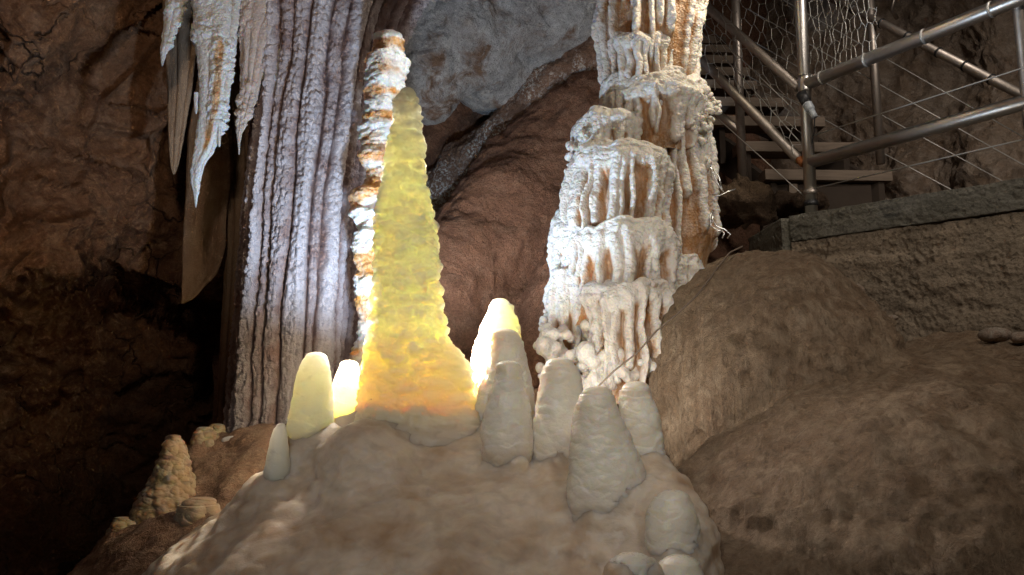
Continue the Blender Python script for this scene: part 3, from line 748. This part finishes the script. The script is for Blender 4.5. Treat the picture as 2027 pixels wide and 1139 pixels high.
tier(1134, 1126, 46, 58, 540, 790, 3.50, 16, 511, ribpx=9.6, cover=.4)
tier(1240, 1244, 78, 84, 556, 800, 3.34, 18, 512, ribpx=9.6, ribamp=.024, rec=.04, cover=.17, lenr=(.75, .98), nod=.0035, big=.014)
tier(1250, 1240, 96, 112, 380, 850, 3.80, 16, 513, cover=.05)

def nodules(balls, h, mat, k, seed, name='popcorn_cluster', label=None):
    cs = [(at(u, v, Y), r) for u, v, Y, r in balls]; lo = np.min([c - r for c, r in cs], 0) - .02; hi = np.max([c + r for c, r in cs], 0) + .02
    def f(P):
        q = None
        for c, r in cs:
            d = np.sqrt(((P - c.astype(np.float32)) ** 2).sum(-1)) - r
            q = d if q is None else smin(q, d, k)
        return q + fbm(P * 25, 2, seed) * .006
    V, F = surface_nets(f, lo, hi, h)
    o = mesh(name, V, F, mat, {'coat': np.ones(len(V))}, parent=dripcol)
    if label: o['label'] = label
    return o
rg = np.random.default_rng(61); B = []
for _ in range(70):
    t_ = rg.uniform(0, 1); u_ = 1060 + 130 * rg.uniform(0, 1); v_ = 640 + 125 * rg.uniform(0, 1)
    if u_ < 1060 + (v_ - 640) * -.1 + 10: continue
    B.append((u_, v_, 3.34 + rg.uniform(-.06, .1), rg.uniform(.014, .032)))
for _ in range(40):
    B.append((rg.uniform(1140, 1235), rg.uniform(690, 775), 3.26 + rg.uniform(-.05, .08), rg.uniform(.02, .038)))
for _ in range(26):
    B.append((rg.uniform(1225, 1310), rg.uniform(712, 752), 3.22 + rg.uniform(-.04, .06), rg.uniform(.015, .03)))
nodules(B, .007, M_CRUST, .016, 62, label='cluster of rounded creamy knobs at the column foot')
B = []
for _ in range(120):
    t_ = rg.uniform(0, 1); v_ = 165 + 115 * t_; ue = 1396 + 26 * math.exp(-((v_ - 212) / 26) ** 2)
    B.append((ue - rg.uniform(-6, 34), v_, 3.60 + rg.uniform(-.12, .1), rg.uniform(.008, .017)))
nodules(B, .005, M_CRUST, .005, 63, label='white popcorn bulge on the right shoulder of the column')
B = []
for _ in range(190):
    v_ = rg.uniform(255, 690); ue = np.interp(v_, [255, 300, 420, 520, 600, 690], [1150, 1124, 1114, 1098, 1086, 1062])
    B.append((ue + rg.uniform(-3, 26), v_, 3.52 + rg.uniform(-.06, .08), rg.uniform(.010, .020)))
nodules(B, .007, M_CRUST, .006, 64, label='popcorn crust along the left edge of the column')

# ================================================================ left bank formations
def bank_coat(v, th, P, off): return np.clip(.75 + fbm(P * 12, 3, 77), 0, 1)
M_LUMP = calcite('bank_calcite', (.44, .37, .28), (1., .6, .3), .012, stain=(.40, .26, .16), stain_amt=.7, mott=.3)
def lumps(v, th, P): return pillow(P / np.array([.035, .035, .03]), 701) * .016 + pillow(P / .018, 702) * .005
stalagmite('stalagmite', roundtip(861, 343, 10, [(872, 332, 358), (910, 320, 368), (950, 304, 378), (990, 280, 388), (1030, 264, 386), (1080, 255, 390)]), 3.1, M_LUMP,
           'knobbly beige cone stalagmite on the left bank, the tallest there', 601, amp=.004, extra=lumps, group=G_BANK)
stalagmite('stalagmite', roundtip(845, 406, 14, [(856, 388, 424), (890, 380, 436), (925, 374, 442), (960, 368, 448)]), 3.45, M_LUMP,
           'short popcorn covered stalagmite with a white top behind the knobbly cone', 602, amp=.004, extra=lumps, group=G_BANK)
stalagmite('stalagmite', roundtip(839, 430, 10, [(850, 417, 441), (875, 414, 446), (900, 410, 450)]), 3.6, M_LUMP, 'smallest white-topped stub beside the fluted column foot', 603, amp=.004, extra=lumps, group=G_BANK)
stalagmite('stalagmite', roundtip(985, 395, 26, [(1000, 362, 424), (1030, 352, 428), (1060, 350, 424), (1085, 356, 414)]), 2.78, M_LUMP, 'smooth round beige dome at the foot of the knobbly cone', 604, amp=.004, lam=0., wob=.03, extra=lambda v, th, P: pillow(P / .07, 703) * .02, group=G_BANK)
stalagmite('stalagmite', roundtip(1024, 240, 14, [(1034, 224, 256), (1060, 216, 266), (1090, 200, 290), (1130, 182, 310)]), 2.95, M_LUMP, 'low blunt stub at the left end of the bank', 605, amp=.004, extra=lumps, group=G_BANK)
def bank_fine(V, N):
    return fbm(V * 9, 5, 82) * .030 + pillow(V / .03, 83) * .009 + fbm(V * 26, 3, 84, ridged=True) * .008
terrain('rock_bank', [((600, 1070, 3.7), (.72, .8, .5)), ((430, 1250, 2.95), (.56, .62, .42)), ((300, 1290, 3.0), (.3, .4, .3)), ((700, 1000, 4.3), (.9, .7, .5)), ((1100, 1050, 3.7), (.75, .7, .62))],
        (-2.3, 2.0, .25), (.9, 5.2, 2.0), .02, M_BANK, .1, 80, nz=.06, fine=bank_fine, feet=BFEET)

boulder('stone_flake', [((452, 872, 3.42), (.030, .012, .016)), ((462, 868, 3.42), (.022, .010, .010))], .003, M_FLAKE, 'small bright white flake of stone lying beside the popcorn stub', 'stone', 606, nz=.004, k=.01, sc=30)

# stones near the concrete wall
boulder('stone', [((1969, 662, 2.98), (.060, .05, .030))], .008, M_STONE, 'reddish angular stone lying under the concrete wall at right', 'stone', 611, nz=.018, sc=12, group='stones under the concrete wall')
boulder('stone', [((2022, 668, 2.93), (.035, .04, .022))], .007, M_STONE, 'pale stone at the right edge of the photo beside the reddish one', 'stone', 612, nz=.015, sc=14, group='stones under the concrete wall')
boulder('stone', [((1692, 575, 3.46), (.040, .04, .026))], .007, M_STONE, 'pale grey stone wedged under the left end of the concrete wall', 'stone', 613, nz=.015, sc=14, group='stones under the concrete wall')
boulder('stone', [((1762, 630, 3.36), (.034, .03, .014))], .007, M_STONE, 'small brown stone between the grey stone and the reddish stone', 'stone', 614, nz=.012, sc=14, group='stones under the concrete wall')
boulder('boulder', [((1455, 400, 4.3), (.15, .2, .11)), ((1500, 410, 4.2), (.08, .1, .07))], .012, M_DARK, 'dark rounded boulder behind the drip column at the stair foot', 'rock', 615, nz=.12, sc=7)
boulder('boulder', [((1575, 408, 4.7), (.17, .2, .07))], .012, M_DARK, 'low dark boulder under the bottom stair tread', 'rock', 616, nz=.11, sc=7)

# ================================================================ concrete wall
A = at(1562, 428, 3.72); zt = A[2]; Bp = at(2027, 345, 3.05); Bp[2] = zt
conc = empty('concrete_wall', (A[0], A[1], zt - .8), 'low grey concrete retaining wall with rough pitted face under the handrail', 'wall')
def concbar(name, a, b, thick, z0, z1, ext, mat, rough, seed, n=420):
    a = np.array(a); b = np.array(b); d = (b - a) * ext; L = np.linalg.norm(d[:2]); e = d / L; nrm = np.array([e[1], -e[0], 0.])   # towards the viewer
    if nrm[1] > 0: nrm = -nrm
    pr = []
    m1, m2 = max(40, int((z1 - z0) / .006)), 20
    for k in range(m2): pr.append((-thick * (1 - k / m2), z1))
    for k in range(m1): pr.append((0., z1 + (z0 - z1) * k / m1))
    for k in range(m2): pr.append((-thick * k / m2, z0))
    pr = np.array(pr); s = np.linspace(0, L, n)
    P = a[None, None, :2].repeat(n, 0) + 0
    XY = a[:2] + s[:, None, None] * e[:2] + pr[None, :, :1] * nrm[:2]
    P = np.concatenate([XY, np.broadcast_to(pr[None, :, 1:], (n, len(pr), 1))], -1)
    D = np.zeros(P.shape); ns = pr[:, 0] > -.001
    f1, f2, _ = worley(P / .022, seed); cav = sst(.02, .16, fbm(P * np.array([5, 5, 9]), 4, seed + 1))
    layer = fbm(np.stack([P[..., 0] * .8, P[..., 1] * .8, P[..., 2] * 11], -1), 3, seed + 2)
    dd = rough * (-(.018 * cav * (1 - f1)) + .020 * layer + fbm(P * 22, 4, seed + 3) * .010)
    low = sst(z0 + .02, z0 + .30, P[..., 2])
    P = P + nrm * dd[..., None] + np.array([0, 0, 1]) * (rough * fbm(P * 14, 3, seed + 6) * .008)[..., None]
    f = gridf(n, len(pr), True)
    V = P.reshape(-1, 3); F = [tuple(q) for q in f.tolist()] + [tuple(range(len(pr))), tuple(range((n - 1) * len(pr), n * len(pr)))[::-1]]
    return mesh(name, V, F, mat, parent=conc, smooth=True)
concbar('coping', A, Bp, .26, zt - .125, zt, 2.0, M_CON1, .6, 801)
off_ = np.array([.0, .006, 0])
concbar('rough_base', A + np.array([.01, .012, 0]), Bp + np.array([.01, .012, 0]), .24, zt - .95, zt - .127, 2.0, M_CON2, 1.0, 802)
A2 = at(1478, 402, 4.25)
concbar('return_wall', (A2[0], A2[1], zt), (A[0] - .03, A[1] + .03, zt), .2, zt - .5, zt - .004, 1.0, M_CON1, .3, 803, n=160)

# ================================================================ handrail, stairs
ra = .030
rail1 = empty('handrail', at(1604, 425, 3.86), 'grey steel pipe handrail along the landing above the concrete wall, posts clamped at left', 'handrail')
def tub(name, pts, r, mat, parent, n=14): 
    m = MB(); m.tube(pts, r, n); return m.build(name, mat, parent)
Yp = 3.86
p_top = at(1582, -40, Yp); p_bot = at(1605, 430, Yp); p_bot[0] = p_top[0]
def onpost(v): q = at(1595, v, Yp); q[0] = p_top[0]; return q
ptop = onpost(-420); pbot = onpost(432); j1 = onpost(168); j2 = onpost(322)
tub('post', [pbot, ptop], ra, M_STEEL, rail1)
def level(a, u, v):
    """end of a level rail from a seen at (u, v)"""
    q = at(u, v, 1.); k = (a[2] - CAMZ) / (q[2] - CAMZ); return at(u, v, k)
e1 = level(j1, 2015, -2); e2 = level(j2, 2027, 203)
xt = lambda a, b, k: a + (b - a) * k
tub('rail', [j1, xt(j1, e1, 1.9)], ra * 1.05, M_STEEL, rail1); tub('rail', [j2 + (e2 - j2) * .01, xt(j2, e2, 1.9)], ra * 1.05, M_STEEL, rail1)
for k_ in (1.02, 1.85):
    a_ = xt(j2, e2, k_); a_ = np.array([a_[0], a_[1], 0])
    tub('post', [a_ + [0, 0, zt - .02], a_ + [0, 0, ptop[2]]], ra * .95, M_STEEL_D, rail1)
def weld(p, r): 
    m = MB(); m.tube([p + np.array([0, 0, -r * 1.5]), p + np.array([0, 0, -r]), p, p + np.array([0, 0, r]), p + np.array([0, 0, r * 1.5])], [r * 1.02, r * 1.1, r * 1.22, r * 1.12, r * 1.02], 14); return m.build('weld_collar', M_STEEL, rail1)
weld(j1, ra); 
for v_ in (382, 404):
    p = onpost(v_); m = MB(); m.tube([p - [0, 0, .012], p + [0, 0, .012]], ra * 1.16, 14); m.build('clamp_band', M_STEEL_D if v_ < 390 else M_BLACK, rail1)
for (u0, v0, u1, v1) in ((1612, 375, 2027, 276), (1612, 272, 2027, 134)):
    a_ = onpost(v0); b_ = level(a_, u1, v1); tub('cable', [a_, xt(a_, b_, 1.9)], .0035, M_WIRE, rail1, 6)
for k_ in (.10, .34, .62, .9):
    p = xt(j1, e1, k_); d = (e1 - j1) / np.linalg.norm(e1 - j1); m = MB(); m.tube([p - d * .005, p + d * .005], ra * 1.14, 12); m.build('wire_tie', M_WIRE, rail1)

# stair: treads
NT = 10
tz = [CAMZ + 1.36 + .208 * i for i in range(NT)]; ty = [4.60, 4.70, 4.82, 5.03, 5.24, 5.5, 5.76, 6.02, 6.3, 6.6]
tr = [1780, 1712, 1650, 1572, 1516, 1502, 1488, 1470, 1455, 1440]
tl = [1520, 1470, 1420, 1388, 1370, 1350, 1335, 1320, 1305, 1290]
stair = empty('stair', (1.8, 4.6, CAMZ + .95), 'steep open timber stair with worn planks rising behind the drip column', 'stair')
tc = []
for i in range(NT):
    xr = (tr[i] - U0) / FPX * ty[i] * 1.02; xl = (tl[i] - U0) / FPX * ty[i] * 1.02; tc.append((xl, xr))
    m = MB(); m.box((xl, ty[i], tz[i] - .065), (xr - xl, .0 + .03, 0), (0, .16, 0), (0, 0, .065)); m.build('tread', M_WOOD, stair, smooth=False, bevel=.005)
for side in (0, 1):
    m = MB()
    for i in range(NT - 1):
        a_ = np.array([tc[i][side] + (.05 if side == 0 else -.08), ty[i] + .05, tz[i] - .30]); b_ = np.array([tc[i+1][side] + (.05 if side == 0 else -.08), ty[i+1] + .05, tz[i+1] - .30])
        m.box(a_, (.035, 0, 0), b_ - a_ + [0, .12, 0], (0, 0, .24))
    m.build('stringer', M_WOODD, stair, smooth=False)
m = MB(); m.box((1.50, 4.66, CAMZ + .98), (.66, 0, 0), (0, .06, 0), (0, 0, .30)); m.build('riser_board', M_WOODD, stair, smooth=False)
m = MB(); m.box((1.66, 4.64, CAMZ + .86), (.05, 0, 0), (0, .05, 0), (0, 0, .42)); m.build('stair_post', M_WOOD, stair, smooth=False)

rail2 = empty('stair_handrail', at(1604, 425, 3.9), 'steel pipe stair rail climbing left from the landing post in front of the treads', 'handrail')
a1 = j1 + np.array([-.02, .03, 0]); b1 = at(1388, 4, 4.62); a2 = j2 + np.array([-.02, .02, .0]); b2 = at(1388, 118, 4.62)
tub('rail', [a1, xt(a1, b1, 2.2)], ra * .88, M_STEEL_D, rail2); 
tub('rail', [xt(a2, b2, .035), xt(a2, b2, 2.2)], ra * .92, M_STEEL_D, rail2)
tub('pipe_end', [xt(a2, b2, .0), xt(a2, b2, .05)], ra * .70, M_COPPER, rail2)
q1 = at(1458, 60, 4.42); q0 = at(1468, 345, 4.42)
tub('post', [np.array([q1[0], q1[1], q0[2] - .05]), np.array([q1[0], q1[1], q1[2] + .7])], ra * .85, M_STEEL_D, rail2)
tub('rail', [at(1420, 225, 4.5), at(1470, 265, 4.42)], ra * .8, M_STEEL_D, rail2)
for (u0, v0, Y0, u1, v1, Y1) in ((1605, 400, 3.88, 1388, 205, 4.62), (1600, 300, 3.88, 1388, 62, 4.62), (1590, 235, 3.88, 1388, 40, 4.62)):
    tub('cable', [at(u0, v0, Y0), at(u1, v1, Y1)], .003, M_WIRE, rail2, 6)

rail3 = empty('stair_handrail', at(1745, 312, 4.5), 'far steel stair rail with black ties crossing behind the landing rail', 'handrail')
c1 = at(1650, -2, 4.9); c2 = at(2027, 190, 3.95); d3 = c2 - c1
tub('rail', [xt(c1, c2, -.8), xt(c1, c2, 1.15)], ra * .85, M_STEEL_D, rail3)
for k_ in (.13, .30, .445, .61, .74, .86):
    p = xt(c1, c2, k_); d = d3 / np.linalg.norm(d3); m = MB(); m.tube([p - d * .006, p + d * .006], ra * 1.0, 12); m.build('cable_tie', M_BLACK, rail3)
g1 = at(1722, 0, 4.68); g0 = at(1748, 318, 4.68)
tub('post', [np.array([g1[0], g1[1], g0[2] - .02]), np.array([g1[0], g1[1], g1[2] + .6])], ra * .88, M_STEEL_D, rail3)
tub('rail', [at(1778, -30, 5.4), at(1765, 18, 5.4), at(1775, 36, 5.5)], ra * .5, M_STEEL_D, rail3)
for dv in (60, 118, 176, 250):
    tub('cable', [at(1480, -100 + dv, 5.0), at(1760, 60 + dv * 1.0, 4.75), at(2027, 215 + dv * .95, 4.1)], .003, M_WIRE, rail3, 6)

# ---------------------------------------------------------------- chicken wire
def hexnet(name, corners, nx, ny, label, seed, r=.0016):
    A_, B_, C_, D_ = [np.asarray(c, float) for c in corners]      # A-B top, D-C bottom
    rg = np.random.default_rng(seed); m = MB(); pts = {}
    nrm = np.cross(B_ - A_, D_ - A_); nrm /= np.linalg.norm(nrm)
    def P(ix, iy, jx):
        key = (round(jx * 6), iy)
        if key not in pts:
            s = jx / nx; t = iy / ny
            j = rg.normal(0, .0055, 3)
            pts[key] = (A_ * (1 - s) + B_ * s) * (1 - t) + (D_ * (1 - s) + C_ * s) * t + j + nrm * .02 * math.sin(5 * s + 3 * t + seed)
        return pts[key]
    def seg(a, b, rr=r):
        m.tube([a, (a + b) / 2 + rg.normal(0, .002, 3), b], rr, 4, cap=False)
    for row in range(ny):
        for c in range(nx):
            # zigzag line then vertical twist, offset every other row
            o = .5 if row % 2 else 0.
            y0 = row + .0; 
            a = P(0, row + .15, c + o); b = P(0, row - .15 + .0, c + o + .5); c2 = P(0, row + .15, c + o + 1)
            if c + o + 1 <= nx: seg(a, b); seg(b, c2)
            elif c + o + .5 <= nx: seg(a, b)
            d = P(0, row + 1 - .15, c + o)
            seg(a, d, r * 1.5)
    o = m.build(name, M_WIRE); return tag(o, label, 'wire mesh', 'chicken wire on the handrails')
hexnet('wire_mesh', (at(1392, 0, 4.58), at(1588, 168, 3.87), at(1586, 318, 3.87), at(1392, 165, 4.58)), 10, 6, 'hexagonal chicken wire between the two stair rails', 901)
hexnet('wire_mesh', (at(1392, -190, 4.58), at(1582, -140, 3.87), at(1588, 160, 3.87), at(1392, 4, 4.58)), 10, 9, 'hexagonal chicken wire above the upper stair rail left of the post', 902)
u9 = xt(j1, e1, .42); 
hexnet('wire_mesh', (onpost(-140) + [.03, 0, 0], u9 + [0, .0, j1[2] * 0 + .72], u9 + [0, 0, .01], j1 + [.03, 0, .02]), 12, 10, 'loose chicken wire above the landing rail right of the post', 903)

# ---------------------------------------------------------------- small things on the rail and column
lam = empty('clamp_lamp', at(1598, 205, 3.76), 'small black and clear torch lamp tied to the landing post', 'lamp')
la, lb = at(1586, 186, 3.80), at(1613, 232, 3.74)
m = MB(); m.tube([la, xt(la, lb, .35), xt(la, lb, .36), xt(la, lb, .45)], [.026, .026, .020, .020], 14); m.build('lamp_head', M_BLACK, lam)
m = MB(); m.tube([xt(la, lb, x) for x in (.45, .5, .52, .58, .6, .66, .68, .72)], [.024, .024, .021, .024, .021, .024, .02, .02], 14); m.build('ribbed_body', M_CLEAR, lam)
m = MB(); m.tube([xt(la, lb, .72), lb], [.017, .015], 12); m.build('cable_gland', M_CLEAR, lam)
m = MB(); m.tube([lb, at(1612, 260, 3.8), at(1606, 290, 3.84), at(1598, 310, 3.84), at(1602, 340, 3.84)], .003, 6); m.build('lamp_cable', M_BLACK, lam)

def wirebits(pts, r=.004):
    m = MB()
    for seg in pts: m.tube([at(*p) for p in seg], r, 6)
    return m
tag(wirebits([[(1411, 416, 3.5), (1405, 432, 3.48), (1407, 448, 3.48), (1420, 456, 3.46), (1434, 460, 3.46)], [(1413, 420, 3.5), (1410, 436, 3.48), (1418, 448, 3.47), (1434, 454, 3.47), (1446, 464, 3.46), (1440, 472, 3.46)], [(1428, 455, 3.47), (1434, 462, 3.45), (1430, 472, 3.45)]]).build('twisted_wire', M_SILVER),
    'bright silver twisted wire ends sticking out right of the drip column', 'wire')
tag(wirebits([[(1404, 320, 3.6), (1412, 345, 3.58), (1420, 362, 3.58), (1432, 380, 3.57)], [(1408, 330, 3.6), (1424, 352, 3.58), (1430, 378, 3.57)], [(1410, 385, 3.57), (1424, 388, 3.56), (1440, 380, 3.56), (1456, 375, 3.56)]], .0032).build('twisted_wire', M_SILVER),
    'dim loop of crossed wires above the bright silver ends', 'wire')
tag(wirebits([[(1180, 770, 3.02), (1215, 735, 3.02), (1260, 700, 3.02), (1300, 655, 3.02), (1340, 622, 3.0), (1380, 585, 3.0), (1402, 556, 3.05), (1422, 528, 3.15), (1445, 500, 3.2), (1470, 488, 3.2)]], .0038).build('cable', M_CABLE),
    'thin brown cable strung diagonally in front of the drip column foot', 'cable')

# ================================================================ light
def lamp(name, kind, loc, power, col, size=.05, aim=None, **kw):
    d = bpy.data.lights.new(name, kind); d.energy = power; d.color = col
    if kind == 'AREA': d.shape = 'DISK'; d.size = size
    else: d.shadow_soft_size = size
    for k, v in kw.items(): setattr(d, k, v)
    o = bpy.data.objects.new(name, d); COL.objects.link(o); o.location = loc
    if aim is not None:
        o.rotation_euler = (Vector(tuple(aim)) - Vector(tuple(loc))).to_track_quat('-Z', 'Y').to_euler()
    return o
COOL = (.78, .90, 1.); WARM = (1., .80, .58)
COOL = (.68, .84, 1.)
COOL = (.58, .77, 1.)
lamp('cave_lamp_or_fill', 'SPOT', at(800, 735, 2.93), 310, (1., .86, .72), .05, aim=at(780, 620, 2.4), spot_size=math.radians(150), spot_blend=.12)
lamp('cave_lamp_or_fill', 'SPOT', at(800, 430, 2.92), 50, (1., .87, .76), .05, aim=at(803, 380, 2.4), spot_size=math.radians(140), spot_blend=.3)  # added fill hanging in mid-air, evens out the glow of the upper half
lamp('cave_lamp_or_fill', 'SPOT', at(748, 660, 2.99), 72, COOL, .035, aim=at(830, 100, 3.45), spot_size=math.radians(150), spot_blend=.5)
lamp('cave_lamp_or_fill', 'POINT', at(985, 690, 3.0), 1.1, (1., .95, .88), .03)
lamp('cave_lamp_or_fill', 'SPOT', at(618, 775, 2.80), 26, (1., .86, .66), .03, aim=at(590, 800, 2.2), spot_size=math.radians(140), spot_blend=.4)
lamp('cave_lamp_or_fill', 'SPOT', at(930, 640, 3.4), 34, (1., .86, .74), .04, aim=at(1030, 260, 5.0), spot_size=math.radians(80), spot_blend=.8)  # added fill to brighten the back slope and ledge
lamp('cave_lamp_or_fill', 'SPOT', at(1170, 805, 2.75), 8, (1., .93, .82), .03, aim=at(1330, 700, 3.1), spot_size=math.radians(125), spot_blend=.6)
lamp('pillar_lamp', 'SPOT', at(1080, -180, 3.2), 44, (.80, .90, 1.), .03, aim=at(768, 170, 3.6), spot_size=math.radians(26), spot_blend=.6)
lamp('front_fill', 'SPOT', (-.5, -.5, 3.2), 96, (1., .95, .88), .15, aim=at(1010, 800, 2.35), spot_size=math.radians(47), spot_blend=1.)  # added fill above the camera for the mound and front row
lamp('right_fill', 'SPOT', (.9, .2, 3.5), 105, (1., .89, .77), .12, aim=at(1740, 610, 3.2), spot_size=math.radians(82), spot_blend=1.)  # added fill to lift the flowstone slope and concrete
lamp('right_fill', 'SPOT', (2.4, .6, 4.2), 65, (1., .88, .74), .12, aim=at(1850, 430, 3.7), spot_size=math.radians(80), spot_blend=1.)  # second added fill, from the right, for slope and concrete
lamp('stair_fill', 'SPOT', (2.3, 2.2, 4.6), 95, (1., .90, .80), .12, aim=(2.0, 5.2, 2.9), spot_size=math.radians(95), spot_blend=1.)  # added fill to bring out the treads and the wall behind
lamp('column_lamp', 'SPOT', at(1520, -260, 3.25), 44, (1., .87, .64), .05, aim=at(1330, 40, 3.6), spot_size=math.radians(100), spot_blend=.9)
lamp('wall_fill', 'SPOT', (-.5, .3, 3.5), 105, (1., .78, .58), .12, aim=at(90, 0, 3.8), spot_size=math.radians(58), spot_blend=1.)  # added fill for the upper part of the left wall

w = bpy.data.worlds.new('World'); SC.world = w; w.use_nodes = True
bg = w.node_tree.nodes['Background']; bg.inputs[0].default_value = (1., .85, .7, 1); bg.inputs[1].default_value = .018

SC.view_settings.view_transform = 'Standard'; SC.view_settings.look = 'None'; SC.view_settings.exposure = 0; SC.view_settings.gamma = 1
SC.render.engine = 'CYCLES'
cy = SC.cycles
cy.use_denoising = True
try: cy.denoiser = 'OPENIMAGEDENOISE'
except Exception: pass
cy.denoising_input_passes = 'RGB_ALBEDO_NORMAL'; cy.denoising_prefilter = 'NONE'
cy.max_bounces = 8; cy.diffuse_bounces = 4; cy.glossy_bounces = 3; cy.transmission_bounces = 4
cy.sample_clamp_indirect = 6; cy.use_adaptive_sampling = True; cy.adaptive_threshold = .02
cy.caustics_reflective = False; cy.caustics_refractive = False
